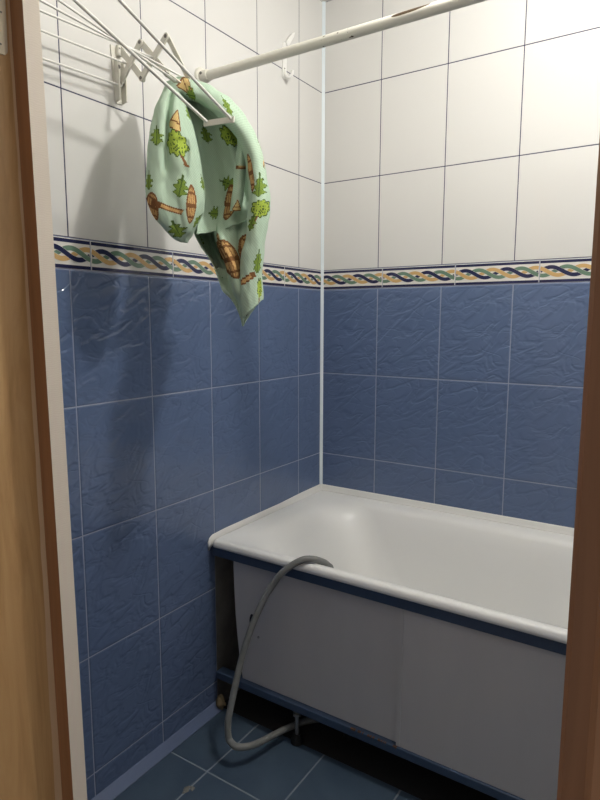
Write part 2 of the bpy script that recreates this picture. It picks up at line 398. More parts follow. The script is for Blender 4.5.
ring(.041, .594, .13, (.036, 0, -.002, .012)); ring(.045, .580, .16, (.055, .01, -.001, .016)); ring(.052, .540, .17, (.080, .015, 0, .022)); ring(.062, .45, .17, (.125, .02, .0, .03)); ring(.076, .33, .17, (.185, .03, .01, .04)); ring(.095, .255, .16, (.25, .05, .02, .05))
ring(.13, .215, .14, (.30, .08, .03, .06)); ring(.2, .200, .10, (.32, .1, .0, .02))
k = len(rings[0]); vs = [p for r in rings for p in r]
fs = [(i * k + j, i * k + (j + 1) % k, (i + 1) * k + (j + 1) % k, (i + 1) * k + j) for i in range(len(rings) - 1) for j in range(k)] + [[(len(rings) - 1) * k + j for j in range(k)]]
b.add(vs, fs, M['enamel'], smooth=True)
# underside, so that the bath is a solid shell
und = [[(x, y, z) for x, y in bigrect(TX0 + e, TX1 - e, TY0 + e, TY1 - e, r)] for e, z, r in ((.012, .590, .012), (.044, .5865, .1), (.046, .50, .14), (.058, .3, .15), (.10, .185, .14), (.18, .17, .1))]
vs = [p for r in und for p in r]
b.add(vs, [(i * k + j, i * k + (j + 1) % k, (i + 1) * k + (j + 1) % k, (i + 1) * k + j) for i in range(5) for j in range(k)] + [[5 * k + j for j in range(k)]], M['enamel'], smooth=True)
b.build('basin', tub)
for x in (.45, 1.3):
    for y in (-.55, -.16):
        b = MB(); b.tube([(x, y, .18), (x, y, .022)], .011, M['steel']); b.tube([(x, y, .022), (x, y, .0)], .022, M['rubber']); b.build('leg', tub)

# ------------------------------------------------------------------ screen under the bath
scr = empty('bath_screen', (.86, -.66, 0), 'dark blue framed bath screen with two grey sliding panels below the white tub rim', 'bath panel')
b = MB(); b.box((.006, -.690, .549), (1.70, -.660, .5805), M['blue_frame'], .002); b.build('top_rail', scr)
b = MB(); b.box((.012, -.688, .119), (1.70, -.652, .1435), M['blue_frame'], .002)
rq = random.Random(11)
for i in range(26):   # rust along the upper edge of the rail
    x = .52 + rq.random() * .14; s = .002 + rq.random() * .004
    b.box((x, -.6886, .1415 - rq.random() * .002), (x + s, -.682, .1442), M['rust'])
b.build('bottom_rail', scr)
edge = [(.078, .56), (.078, .52), (.080, .44), (.084, .36), (.090, .29), (.098, .22), (.107, .17), (.112, .13)]
b = MB(); b.prism(edge + [(.68, .13), (.68, .56)], 'y', -.668, -.664, M['panel'])
p1 = b.build('panel_sheet', scr)
b = MB(); b.prism([(.662, .1415), (1.69, .1415), (1.69, .548), (.665, .548)], 'y', -.680, -.673, M['panel'])
b.prism([(.6615, .146), (.672, .146), (.6745, .548), (.6645, .548)], 'y', -.6835, -.680, M['panel']); b.build('panel_sheet', scr)
b = MB()
cx, cz = .152, .352
el = [(cx + .0105 * math.cos(t), cz + .026 * math.sin(t)) for t in [i * math.pi / 12 for i in range(24)]]
b.prism(el, 'y', -.6686, -.6678, M['hole_shade']); h = b.build('finger_slot', p1); h['label'] = 'finger slot in the panel with its inner shade painted near black'  # flat oval on the sheet, coloured as the shade inside a slot
b = MB(); b.tube([(.177, -.6675, .307), (.177, -.6705, .307)], .004, M['steel'], 12); b.build('screw', p1)
for x in (.322, 1.25):
    f = MB(); f.tube([(x, -.664, .12), (x, -.664, .03)], .007, M['steel'], 12)
    f.tube([(x, -.664, .092), (x, -.664, .100)], .014, M['steel'], 6); f.tube([(x, -.664, .108), (x, -.664, .114)], .014, M['steel'], 6)
    ft = f.build('adjustable_foot', scr)
    f = MB(); f.tube([(x, -.664, .030), (x, -.664, .012), (x, -.664, .0)], .02, M['rubber'], 16, rad=[.013, .019, .02]); f.build('rubber_pad', ft)

# yellowed foam lump at the foot of the wall by the screen
bm = bmesh.new(); bmesh.ops.create_icosphere(bm, subdivisions=3, radius=1)
b = MB(); rf = random.Random(4); ph = [rf.random() * 6 for _ in range(6)]
for q in bm.verts:
    d = q.co.copy(); k = 1 + .16 * math.sin(5 * d.x + ph[0]) + .16 * math.sin(6 * d.y + ph[1]) + .14 * math.sin(7 * d.z + ph[2])
    q.co = Vector((.022 + d.x * .018 * k, -.678 + d.y * .013 * k, max(.0, .030 + d.z * .022 * k)))
bm.verts.index_update(); b.add([q.co[:] for q in bm.verts], [[q.index for q in f.verts] for f in bm.faces], M['foam'], smooth=True); bm.free()
fo = b.build('foam_lump', at=(.024, -.678, .014)); tag(fo, 'small yellowed foam lump at the foot of the tiled wall by the bath screen', 'foam')

# ------------------------------------------------------------------ hose over the rim
hp = [(.426, -.630, .579), (.418, -.642, .592), (.407, -.655, .606), (.384, -.680, .6185), (.356, -.701, .614), (.311, -.722, .577), (.277, -.731, .528), (.254, -.748, .479), (.227, -.775, .389), (.208, -.800, .290),
      (.201, -.835, .178), (.2005, -.850, .133), (.204, -.853, .089), (.216, -.855, .076), (.236, -.853, .070), (.256, -.826, .062), (.269, -.785, .055), (.279, -.721, .045), (.295, -.663, .040), (.315, -.600, .030), (.36, -.52, .0125)]
path = spline(hp, 14); n = len(path)
b = MB(); rads = [.0098 + .0004 * (i % 2) for i in range(n)]
for i in range(8): rads[i] = .0030 + .0068 * (i / 8) ** .6
b.tube(path, .0098, M['hose'], 16, rad=rads)
ho = b.build('drain_hose', at=(.166, -.79, 0)); tag(ho, 'grey plastic hose looped from under the bath up over the white rim', 'hose')

# ------------------------------------------------------------------ curtain pole
RY, RZ = -.692, 2.0125
pole = empty('curtain_pole', (.86, RY, RZ), 'white painted shower curtain pole with chipped paint running above the bath', 'curtain pole')
b = MB(); b.tube([(.012 + (XR - .024) * i / 60, RY, RZ) for i in range(61)], .0132, M['rod_paint'], 24)
o = b.build('pole', pole, at=(0, RY, RZ)); o.location = Vector((0, RY, RZ)) - Vector(pole.location)
for x0, sg in ((.0, 1), (XR, -1)):
    b = MB(); b.tube([(x0 + sg * .0002, RY, RZ), (x0 + sg * .005, RY, RZ), (x0 + sg * .007, RY, RZ)], .026, M['plastic'], 24, rad=[.027, .027, .024])
    b.tube([(x0 + sg * .006, RY, RZ), (x0 + sg * .030, RY, RZ), (x0 + sg * .032, RY, RZ)], .017, M['plastic'], 20, rad=[.0175, .017, .0155])
    fl = b.build('flange', pole)
    b = MB(); b.tube([(x0 + sg * .016, RY - .015, RZ + .004), (x0 + sg * .016, RY - .0185, RZ + .004)], .0042, M['bolt'], 10); b.build('screw', fl)

# ------------------------------------------------------------------ hook on the tiles
hk = empty('wall_hook', (0, -.262, 2.20), 'white plastic hook stuck on the white tiles behind the curtain pole', 'hook')
b = MB(); pts = []
for i in range(13): a = math.pi * i / 12; pts.append((-.262 + .0115 * math.cos(a), 2.252 + .0115 * math.sin(a)))
for i in range(13): a = math.pi + math.pi * i / 12; pts.append((-.266 + .0115 * math.cos(a), 2.154 + .0115 * math.sin(a)))
b.prism(pts, 'x', .0002, .0045, M['hook']); b.build('back_plate', hk)
b = MB(); b.tube(spline([(.004, -.266, 2.172), (.012, -.266, 2.150), (.024, -.264, 2.143), (.032, -.262, 2.152), (.034, -.261, 2.166)], 8), .0055, M['hook'], 12, rad=None); b.build('hook_arm', hk)
b = MB(); b.prism([(-.252, 2.250), (-.216, 2.296), (-.209, 2.314), (-.228, 2.303), (-.263, 2.264)], 'x', .003, .010, M['hook']); b.build('upper_prong', hk)
b = MB(); b.tube([(.004, -.266, 2.176), (.0056, -.266, 2.176)], .003, M['bolt'], 10); b.build('screw', hk)

# ------------------------------------------------------------------ folding drying rack
YA = -1.0; YN = -1.535
rack = empty('drying_rack', (0, -1.27, 1.90), 'white folding wall drying rack with thin rods on two scissor arms', 'drying rack')
def bracket(y):
    b = MB()
    b.prism([(y - .022, 1.985), (y + .010, 1.985), (y + .013, 1.90), (y + .010, 1.852), (y - .010, 1.850), (y - .016, 1.90)], 'x', .0002, .004, M['plastic'])
    for q in (y - .012, y + .0095):
        b.prism([(.003, 1.852), (.020, 1.856), (.021, 1.905), (.013, 1.95), (.003, 1.96)], 'y', q - .0015, q + .0015, M['plastic'])
    b.box((.003, y - .008, 1.962), (.016, y + .008, 1.990), M['plastic'], .004)
    o = b.build('wall_bracket', rack)
    b = MB(); b.tube([(.003, y, 1.94), (.0062, y, 1.94)], .0045, M['bolt'], 10); b.build('screw', o)
def arm(p, q, y, w=.0078, th=.0024):
    (x0, z0), (x1, z1) = p, q; d = Vector((x1 - x0, z1 - z0)); l = d.length; d /= l; nn = Vector((-d.y, d.x)); pts = []
    for i in range(9): a = math.pi * i / 8; pts.append(Vector((x1, z1)) + d * (w * math.sin(a)) + nn * (w * math.cos(a)))
    for i in range(9): a = math.pi * i / 8; pts.append(Vector((x0, z0)) - d * (w * math.sin(a)) - nn * (w * math.cos(a)))
    b = MB(); b.prism([(c.x, c.y) for c in pts], 'y', y - th, y + th, M['plastic']); b.build('scissor_arm', rack)
def slant(p, q):   # an arm out of the rack's plane
    p, q = Vector(p), Vector(q); d = (q - p).normalized(); sd_ = d.cross(Vector((0, 1, 0))).normalized(); nn = d.cross(sd_).normalized(); w, th = .0062, .002
    b = MB(); vs = [c + sd_ * a * w + nn * e * th for c in (p - d * .004, q + d * .004) for a, e in ((-1, -1), (1, -1), (1, 1), (-1, 1))]
    b.add(vs, [(0, 1, 2, 3), (4, 7, 6, 5), (0, 4, 5, 1), (1, 5, 6, 2), (2, 6, 7, 3), (3, 7, 4, 0)], M['plastic']); b.build('scissor_arm', rack)
def bolt(x, z, y): b = MB(); b.tube([(x, y - .0062, z), (x, y + .0062, z)], .0042, M['bolt'], 12); b.build('pivot_bolt', rack)
for y, low in ((YA, True), (YN, False)):
    bracket(y)
    s = .0026
    T = [(.012, 1.979), (.088, 1.9765), (.176, 1.969), (.262, 1.972), (.345, 1.975)]
    B = [(.012, 1.899), (.088, 1.895), (.172, 1.888), (.262, 1.893), (.345, 1.896)]
    for i in range(4 if not low else 2):
        arm(T[i], B[i + 1], y + s); arm(B[i], T[i + 1], y - s)
    if low:   # the outer end has dropped under the towel, twisted out of line
        slant((.176, y + s, 1.969), (.185, -.915, 1.868)); slant((.172, y - s, 1.888), (.183, -.918, 1.862)); slant((.291, y, 1.7555), (.372, y, 1.7505))
    for q in T[:3] + B[:3]: bolt(q[0], q[1], y)
rods = [((.014, YA, 1.8925), (.014, YN, 1.868), .0026), ((.035, YA, 1.940), (.035, YN, 1.9155), .0026), ((.1305, YA, 1.9325), (.130, YN, 1.907), .0024),
        ((.215, YA, 1.875), (.215, YN, 1.8985), .0024), ((.200, YA, 1.867), (.200, YN, 1.9515), .0026), ((.296, YA, 1.758), (.296, YN, 1.939), .0036), ((.367, YA, 1.7525), (.3712, YN, 1.959), .0034)]
for p, q, r in rods:
    b = MB(); b.tube([p, q], r, M['rail'], 12); b.build('rod', rack)

# ------------------------------------------------------------------ towel
TOWEL = {
 'L': [
  [(0.1725,-1.0005,1.8672),(0.1807,-1.0036,1.8615),(0.1862,-1.0019,1.8565),(0.1814,-0.9909,1.8571),(0.1930,-0.9954,1.8490),(0.1978,-0.9909,1.8438),(0.1966,-0.9801,1.8416),(0.1883,-0.9641,1.8434),(0.1745,-0.9632,1.8543),(0.1622,-0.9746,1.8678),(0.1655,-0.9936,1.8708)],
  [(0.1733,-1.0354,1.8121),(0.1887,-1.0400,1.8046),(0.1992,-1.0359,1.7992),(0.1914,-1.0154,1.8024),(0.2129,-1.0222,1.7920),(0.2226,-1.0129,1.7868),(0.2216,-0.9923,1.7866),(0.2083,-0.9625,1.7921),(0.1820,-0.9632,1.8052),(0.1566,-0.9873,1.8186),(0.1608,-1.0234,1.8179)],
  [(0.1811,-1.0642,1.7434),(0.2010,-1.0693,1.7358),(0.2149,-1.0634,1.7308),(0.2057,-1.0374,1.7350),(0.2333,-1.0451,1.7244),(0.2463,-1.0324,1.7199),(0.2463,-1.0058,1.7206),(0.2308,-0.9678,1.7275),(0.1965,-0.9701,1.7403),(0.1619,-1.0029,1.7523),(0.1654,-1.0494,1.7497)],
  [(0.1825,-1.0806,1.6733),(0.2039,-1.0843,1.6678),(0.2200,-1.0766,1.6648),(0.2211,-1.0575,1.6665),(0.2426,-1.0551,1.6617),(0.2585,-1.0402,1.6595),(0.2615,-1.0113,1.6618),(0.2487,-0.9714,1.6691),(0.2103,-0.9771,1.6776),(0.1682,-1.0159,1.6836),(0.1667,-1.0659,1.6786)],
  [(0.1877,-1.0912,1.6087),(0.2097,-1.0941,1.6057),(0.2267,-1.0854,1.6053),(0.2352,-1.0721,1.6066),(0.2508,-1.0621,1.6066),(0.2678,-1.0460,1.6075),(0.2720,-1.0159,1.6124),(0.2604,-0.9751,1.6209),(0.2205,-0.9827,1.6242),(0.1754,-1.0247,1.6219),(0.1719,-1.0766,1.6131)],
  [(0.1987,-1.0912,1.5632),(0.2198,-1.0945,1.5615),(0.2356,-1.0864,1.5624),(0.2449,-1.0753,1.5643),(0.2577,-1.0642,1.5659),(0.2732,-1.0488,1.5683),(0.2760,-1.0194,1.5742),(0.2632,-0.9794,1.5830),(0.2256,-0.9859,1.5835),(0.1844,-1.0260,1.5772),(0.1832,-1.0767,1.5669)],
  [(0.2163,-1.0785,1.5254),(0.2325,-1.0814,1.5255),(0.2445,-1.0751,1.5278),(0.2514,-1.0662,1.5305),(0.2610,-1.0575,1.5333),(0.2726,-1.0455,1.5371),(0.2740,-1.0223,1.5434),(0.2630,-0.9906,1.5514),(0.2343,-0.9954,1.5486),(0.2039,-1.0266,1.5387),(0.2041,-1.0668,1.5279)],
  [(0.2339,-1.0587,1.5017),(0.2434,-1.0608,1.5021),(0.2502,-1.0573,1.5039),(0.2540,-1.0521,1.5058),(0.2594,-1.0470,1.5079),(0.2657,-1.0400,1.5107),(0.2657,-1.0261,1.5148),(0.2580,-1.0068,1.5197),(0.2414,-1.0090,1.5172),(0.2250,-1.0270,1.5101),(0.2264,-1.0513,1.5031)],
  [(0.2420,-1.0380,1.4920),(0.2447,-1.0388,1.4915),(0.2466,-1.0380,1.4911),(0.2476,-1.0367,1.4909),(0.2491,-1.0354,1.4907),(0.2508,-1.0336,1.4903),(0.2506,-1.0298,1.4903),(0.2480,-1.0243,1.4908),(0.2434,-1.0245,1.4916),(0.2390,-1.0290,1.4925),(0.2398,-1.0358,1.4924)],
 ],
 'R': [
  [(0.1015,-0.9411,1.8958),(0.1212,-0.9600,1.8855),(0.1496,-0.9829,1.8678),(0.1618,-0.9886,1.8573),(0.1648,-0.9851,1.8515),(0.1578,-0.9729,1.8515),(0.1413,-0.9537,1.8578),(0.1155,-0.9298,1.8719)],
  [(0.1302,-0.9274,1.9089),(0.1495,-0.9467,1.8979),(0.1777,-0.9704,1.8755),(0.1902,-0.9768,1.8597),(0.1936,-0.9740,1.8486),(0.1871,-0.9621,1.8442),(0.1712,-0.9429,1.8482),(0.1458,-0.9184,1.8640)],
  [(0.1642,-0.9128,1.9066),(0.1829,-0.9324,1.8955),(0.2089,-0.9577,1.8723),(0.2192,-0.9657,1.8553),(0.2207,-0.9643,1.8430),(0.2128,-0.9534,1.8377),(0.1965,-0.9346,1.8412),(0.1722,-0.9094,1.8572)],
  [(0.1965,-0.9007,1.8944),(0.2146,-0.9208,1.8835),(0.2393,-0.9470,1.8600),(0.2484,-0.9558,1.8426),(0.2490,-0.9551,1.8297),(0.2406,-0.9446,1.8239),(0.2243,-0.9259,1.8269),(0.2008,-0.9001,1.8428)],
  [(0.2314,-0.8886,1.8725),(0.2489,-0.9090,1.8618),(0.2722,-0.9362,1.8378),(0.2802,-0.9459,1.8194),(0.2799,-0.9459,1.8055),(0.2711,-0.9360,1.7985),(0.2548,-0.9173,1.8007),(0.2322,-0.8910,1.8165)],
  [(0.2709,-0.8750,1.8410),(0.2878,-0.8957,1.8307),(0.3091,-0.9242,1.8069),(0.3155,-0.9351,1.7882),(0.3138,-0.9361,1.7737),(0.3040,-0.9268,1.7660),(0.2877,-0.9083,1.7674),(0.2662,-0.8814,1.7827)],
  [(0.3054,-0.8594,1.7968),(0.3215,-0.8806,1.7874),(0.3399,-0.9105,1.7660),(0.3435,-0.9229,1.7493),(0.3393,-0.9253,1.7365),(0.3277,-0.9171,1.7298),(0.3107,-0.8990,1.7314),(0.2906,-0.8714,1.7453)],
  [(0.3339,-0.8565,1.7434),(0.3494,-0.8779,1.7351),(0.3655,-0.9088,1.7172),(0.3668,-0.9221,1.7038),(0.3604,-0.9255,1.6939),(0.3472,-0.9180,1.6892),(0.3296,-0.9003,1.6914),(0.3106,-0.8722,1.7034)],
  [(0.3542,-0.8594,1.6879),(0.3692,-0.8809,1.6808),(0.3832,-0.9125,1.6669),(0.3822,-0.9267,1.6574),(0.3736,-0.9310,1.6509),(0.3588,-0.9242,1.6487),(0.3404,-0.9068,1.6516),(0.3222,-0.8785,1.6616)],
  [(0.3706,-0.8655,1.6279),(0.3852,-0.8870,1.6222),(0.3975,-0.9189,1.6133),(0.3947,-0.9336,1.6088),(0.3843,-0.9383,1.6069),(0.3681,-0.9318,1.6081),(0.3491,-0.9147,1.6122),(0.3316,-0.8863,1.6198)],
  [(0.3796,-0.8740,1.5831),(0.3941,-0.8955,1.5783),(0.4058,-0.9274,1.5717),(0.4024,-0.9421,1.5693),(0.3914,-0.9469,1.5691),(0.3748,-0.9406,1.5712),(0.3556,-0.9236,1.5755),(0.3384,-0.8952,1.5817)],
  [(0.3938,-0.9020,1.5313),(0.4022,-0.9150,1.5287),(0.4062,-0.9363,1.5239),(0.4004,-0.9478,1.5206),(0.3901,-0.9535,1.5185),(0.3771,-0.9520,1.5179),(0.3641,-0.9430,1.5191),(0.3549,-0.9252,1.5227)],
  [(0.3900,-0.9136,1.4744),(0.3984,-0.9265,1.4725),(0.4026,-0.9476,1.4679),(0.3968,-0.9592,1.4643),(0.3866,-0.9650,1.4616),(0.3736,-0.9635,1.4602),(0.3605,-0.9547,1.4605),(0.3513,-0.9371,1.4636)],
  [(0.3934,-0.9227,1.4033),(0.4017,-0.9356,1.4021),(0.4050,-0.9571,1.3985),(0.3983,-0.9694,1.3952),(0.3871,-0.9757,1.3924),(0.3733,-0.9749,1.3906),(0.3599,-0.9664,1.3903),(0.3510,-0.9487,1.3923)],
  [(0.3968,-0.9280,1.3566),(0.4052,-0.9408,1.3552),(0.4101,-0.9622,1.3463),(0.4054,-0.9743,1.3357),(0.3961,-0.9805,1.3254),(0.3841,-0.9796,1.3171),(0.3715,-0.9711,1.3130),(0.3622,-0.9536,1.3165)],
 ],
 'B': [
  [(0.1647,-0.9763,1.8695),(0.1550,-0.9450,1.8790),(0.1588,-0.9238,1.8823),(0.1828,-0.9224,1.8754),(0.2024,-0.9226,1.8695),(0.2035,-0.8994,1.8740),(0.2437,-0.9141,1.8590)],
  [(0.1732,-0.9524,1.8335),(0.1667,-0.9190,1.8420),(0.1738,-0.8958,1.8449),(0.2009,-0.8924,1.8383),(0.2227,-0.8910,1.8327),(0.2272,-0.8657,1.8367),(0.2701,-0.8784,1.8225)],
  [(0.1824,-0.9356,1.7873),(0.1785,-0.9009,1.7944),(0.1882,-0.8761,1.7962),(0.2176,-0.8711,1.7896),(0.2412,-0.8686,1.7840),(0.2483,-0.8418,1.7869),(0.2933,-0.8530,1.7734)],
  [(0.1959,-0.9304,1.7273),(0.1929,-0.8951,1.7339),(0.2035,-0.8697,1.7360),(0.2335,-0.8641,1.7307),(0.2576,-0.8611,1.7261),(0.2656,-0.8337,1.7291),(0.3110,-0.8443,1.7179)],
  [(0.2067,-0.9332,1.6657),(0.2039,-0.8979,1.6718),(0.2146,-0.8723,1.6741),(0.2444,-0.8667,1.6701),(0.2684,-0.8635,1.6667),(0.2764,-0.8361,1.6698),(0.3216,-0.8465,1.6608)],
  [(0.2201,-0.9459,1.6069),(0.2169,-0.9109,1.6123),(0.2272,-0.8857,1.6145),(0.2564,-0.8803,1.6114),(0.2799,-0.8774,1.6087),(0.2875,-0.8502,1.6115),(0.3319,-0.8609,1.6042)],
  [(0.2394,-0.9719,1.5537),(0.2351,-0.9374,1.5610),(0.2440,-0.9126,1.5661),(0.2719,-0.9074,1.5669),(0.2944,-0.9047,1.5673),(0.3007,-0.8779,1.5728),(0.3437,-0.8888,1.5701)],
  [(0.2559,-0.9980,1.5116),(0.2507,-0.9641,1.5185),(0.2585,-0.9400,1.5245),(0.2851,-0.9351,1.5287),(0.3064,-0.9325,1.5332),(0.3113,-0.9057,1.5444),(0.3525,-0.9162,1.5510)],
 ],
 'P': [
  [(0.2712,-0.8571,1.7855),(0.2828,-0.8697,1.7804),(0.2954,-0.8790,1.7759),(0.2981,-0.8747,1.7766),(0.2910,-0.8592,1.7817),(0.2785,-0.8423,1.7880)],
  [(0.2832,-0.8748,1.7389),(0.2952,-0.8870,1.7342),(0.3095,-0.8952,1.7302),(0.3142,-0.8896,1.7308),(0.3088,-0.8731,1.7354),(0.2967,-0.8559,1.7412)],
  [(0.2904,-0.8905,1.6871),(0.3026,-0.9025,1.6830),(0.3174,-0.9102,1.6794),(0.3226,-0.9043,1.6799),(0.3178,-0.8875,1.6840),(0.3059,-0.8704,1.6892)],
  [(0.2922,-0.9033,1.6371),(0.3045,-0.9152,1.6335),(0.3199,-0.9225,1.6304),(0.3258,-0.9161,1.6308),(0.3215,-0.8991,1.6344),(0.3097,-0.8820,1.6389)],
  [(0.2932,-0.9148,1.5995),(0.3056,-0.9264,1.5964),(0.3215,-0.9333,1.5936),(0.3280,-0.9266,1.5940),(0.3243,-0.9092,1.5972),(0.3125,-0.8922,1.6012)],
  [(0.2941,-0.9185,1.5728),(0.3064,-0.9302,1.5699),(0.3218,-0.9374,1.5674),(0.3276,-0.9311,1.5678),(0.3233,-0.9141,1.5707),(0.3115,-0.8972,1.5743)],
 ],
 'C': [
  [(0.1791,-0.9017,1.5987),(0.1932,-0.8954,1.5982),(0.2115,-0.8804,1.5987),(0.2386,-0.8960,1.5936),(0.2607,-0.8838,1.5933),(0.2603,-0.8558,1.5976),(0.2830,-0.8557,1.5954),(0.3003,-0.8444,1.5954),(0.3000,-0.8149,1.6000)],
  [(0.1808,-0.9197,1.5562),(0.1596,-0.8724,1.5643),(0.1833,-0.8589,1.5641),(0.2537,-0.9221,1.5497),(0.2779,-0.9092,1.5493),(0.2739,-0.8743,1.5543),(0.3005,-0.8766,1.5517),(0.3193,-0.8643,1.5517),(0.3155,-0.8273,1.5569)],
  [(0.1948,-0.9393,1.5255),(0.1346,-0.8486,1.5400),(0.1630,-0.8375,1.5379),(0.2790,-0.9521,1.5153),(0.3043,-0.9394,1.5137),(0.2958,-0.8984,1.5182),(0.3254,-0.9037,1.5145),(0.3447,-0.8911,1.5135),(0.3366,-0.8474,1.5182)],
  [(0.2276,-0.9541,1.4875),(0.1669,-0.8641,1.4996),(0.1927,-0.8547,1.4976),(0.3065,-0.9701,1.4786),(0.3293,-0.9590,1.4771),(0.3193,-0.9191,1.4807),(0.3471,-0.9255,1.4775),(0.3644,-0.9143,1.4765),(0.3546,-0.8719,1.4803)],
  [(0.2600,-0.9546,1.4495),(0.2209,-0.8912,1.4557),(0.2404,-0.8822,1.4542),(0.3289,-0.9733,1.4422),(0.3479,-0.9647,1.4407),(0.3356,-0.9265,1.4434),(0.3606,-0.9346,1.4407),(0.3748,-0.9255,1.4398),(0.3625,-0.8849,1.4426)],
  [(0.2810,-0.9573,1.4147),(0.2706,-0.9289,1.4159),(0.2847,-0.9187,1.4144),(0.3423,-0.9760,1.4082),(0.3591,-0.9689,1.4064),(0.3454,-0.9318,1.4079),(0.3687,-0.9410,1.4054),(0.3811,-0.9331,1.4041),(0.3672,-0.8937,1.4056)],
  [(0.2988,-0.9603,1.3828),(0.3095,-0.9580,1.3808),(0.3203,-0.9470,1.3779),(0.3524,-0.9754,1.3746),(0.3678,-0.9691,1.3714),(0.3558,-0.9358,1.3706),(0.3769,-0.9441,1.3676),(0.3882,-0.9371,1.3649),(0.3760,-0.9018,1.3640)],
  [(0.3189,-0.9510,1.3588),(0.3257,-0.9498,1.3568),(0.3325,-0.9429,1.3538),(0.3535,-0.9621,1.3517),(0.3633,-0.9583,1.3484),(0.3551,-0.9365,1.3467),(0.3688,-0.9423,1.3442),(0.3760,-0.9380,1.3415),(0.3674,-0.9150,1.3397)],
  [(0.3353,-0.9449,1.3299),(0.3387,-0.9449,1.3285),(0.3414,-0.9415,1.3262),(0.3545,-0.9548,1.3250),(0.3592,-0.9536,1.3225),(0.3523,-0.9400,1.3210),(0.3602,-0.9448,1.3192),(0.3634,-0.9430,1.3172),(0.3562,-0.9287,1.3155)],
  [(0.3473,-0.9428,1.2938),(0.3477,-0.9430,1.2938),(0.3478,-0.9425,1.2938),(0.3507,-0.9460,1.2939),(0.3512,-0.9461,1.2939),(0.3490,-0.9429,1.2938),(0.3504,-0.9444,1.2939),(0.3507,-0.9442,1.2939),(0.3483,-0.9409,1.2938)],
 ],
 'D': [
  [(0.2618,-0.9460,1.4355),(0.2771,-0.9240,1.4348),(0.3089,-0.9217,1.4319),(0.3219,-0.8951,1.4316)],
  [(0.2820,-0.9406,1.3866),(0.2925,-0.9216,1.3871),(0.3193,-0.9222,1.3864),(0.3273,-0.8987,1.3872)],
  [(0.3004,-0.9325,1.3621),(0.3016,-0.9201,1.3592),(0.3191,-0.9273,1.3555),(0.3174,-0.9107,1.3526)],
 ],
}
MOTIFS = [
 ('L', 'leaf', 0.122, 0.267, 0.0358, 0.0456, 10),
 ('L', 'basket', 0.437, 0.167, 0.0358, 0.0644, -10),
 ('L', 'tree', 0.437, 0.3, 0.0634, 0.0858, 0),
 ('L', 'leaf', 0.455, 0.5, 0.0358, 0.0483, -15),
 ('L', 'leaf', 0.052, 0.467, 0.0303, 0.0429, 0),
 ('L', 'barrel', 0.052, 0.617, 0.0413, 0.0698, -25),
 ('L', 'branch', 0.262, 0.633, 0.0606, 0.0134, -28),
 ('L', 'barrel', 0.542, 0.633, 0.0303, 0.0885, -8),
 ('L', 'leaf', 0.262, 0.833, 0.0358, 0.0402, 0),
 ('L', 'leaf', 0.63, 0.783, 0.0248, 0.0376, -40),
 ('L', 'leaf', 0.665, 0.467, 0.022, 0.0376, 0),
 ('L', 'leaf', 0.648, 0.1, 0.0248, 0.0402, 0),
 ('R', 'basket', 0.375, 0.1, 0.0937, 0.0376, -5),
 ('R', 'leaf', 0.6, 0.133, 0.0386, 0.0241, 0),
 ('R', 'leaf', 0.35, 0.333, 0.0303, 0.0483, 40),
 ('R', 'leaf', 0.125, 0.5, 0.0248, 0.0483, 0),
 ('R', 'leaf', 0.425, 0.633, 0.0358, 0.0537, 10),
 ('R', 'branch', 0.175, 0.567, 0.011, 0.0268, 30),
 ('R', 'tree', 0.4, 0.733, 0.0523, 0.059, 0),
 ('R', 'leaf', 0.625, 0.767, 0.0275, 0.0376, 20),
 ('R', 'barrel', 0.65, 0.567, 0.0193, 0.0966, 0),
 ('R', 'leaf', 0.3, 0.883, 0.0275, 0.0537, 0),
 ('R', 'branch', 0.55, 0.917, 0.0386, 0.0161, -25),
 ('R', 'tree', 0.225, 0.967, 0.0275, 0.059, 0),
 ('B', 'tree', 0.7, 0.35, 0.0716, 0.0751, 0),
 ('B', 'leaf', 0.5, 0.617, 0.0413, 0.0429, 70),
 ('B', 'barrel', 0.55, 0.767, 0.0358, 0.1127, -5),
 ('B', 'leaf', 0.275, 0.833, 0.0468, 0.0295, 90),
 ('B', 'leaf', 0.25, 0.333, 0.0331, 0.0429, 0),
 ('B', 'branch', 0.9, 0.133, 0.0551, 0.0134, 0),
 ('B', 'basket', 0.725, 0.1, 0.0441, 0.0188, 0),
 ('P', 'branch', 0.5, 0.417, 0.022, 0.008, 0),
 ('P', 'basket', 0.525, 0.9, 0.0248, 0.0268, 0),
 ('C', 'barrel', 0.425, 0.417, 0.0826, 0.1073, 10),
 ('C', 'barrel', 0.775, 0.35, 0.0661, 0.1073, -12),
 ('C', 'barrel', 0.375, 0.267, 0.0331, 0.0537, -15),
 ('C', 'leaf', 0.075, 0.283, 0.0275, 0.0376, 0),
 ('C', 'leaf', 0.9, 0.417, 0.0331, 0.059, 10),
 ('C', 'branch', 0.675, 0.567, 0.0386, 0.0161, -28),
 ('C', 'tree', 0.925, 0.633, 0.0275, 0.059, 0),
 ('C', 'branch', 0.725, 0.817, 0.011, 0.0376, 20),
 ('D', 'leaf', 0.15, 0.383, 0.022, 0.0268, 0),
]

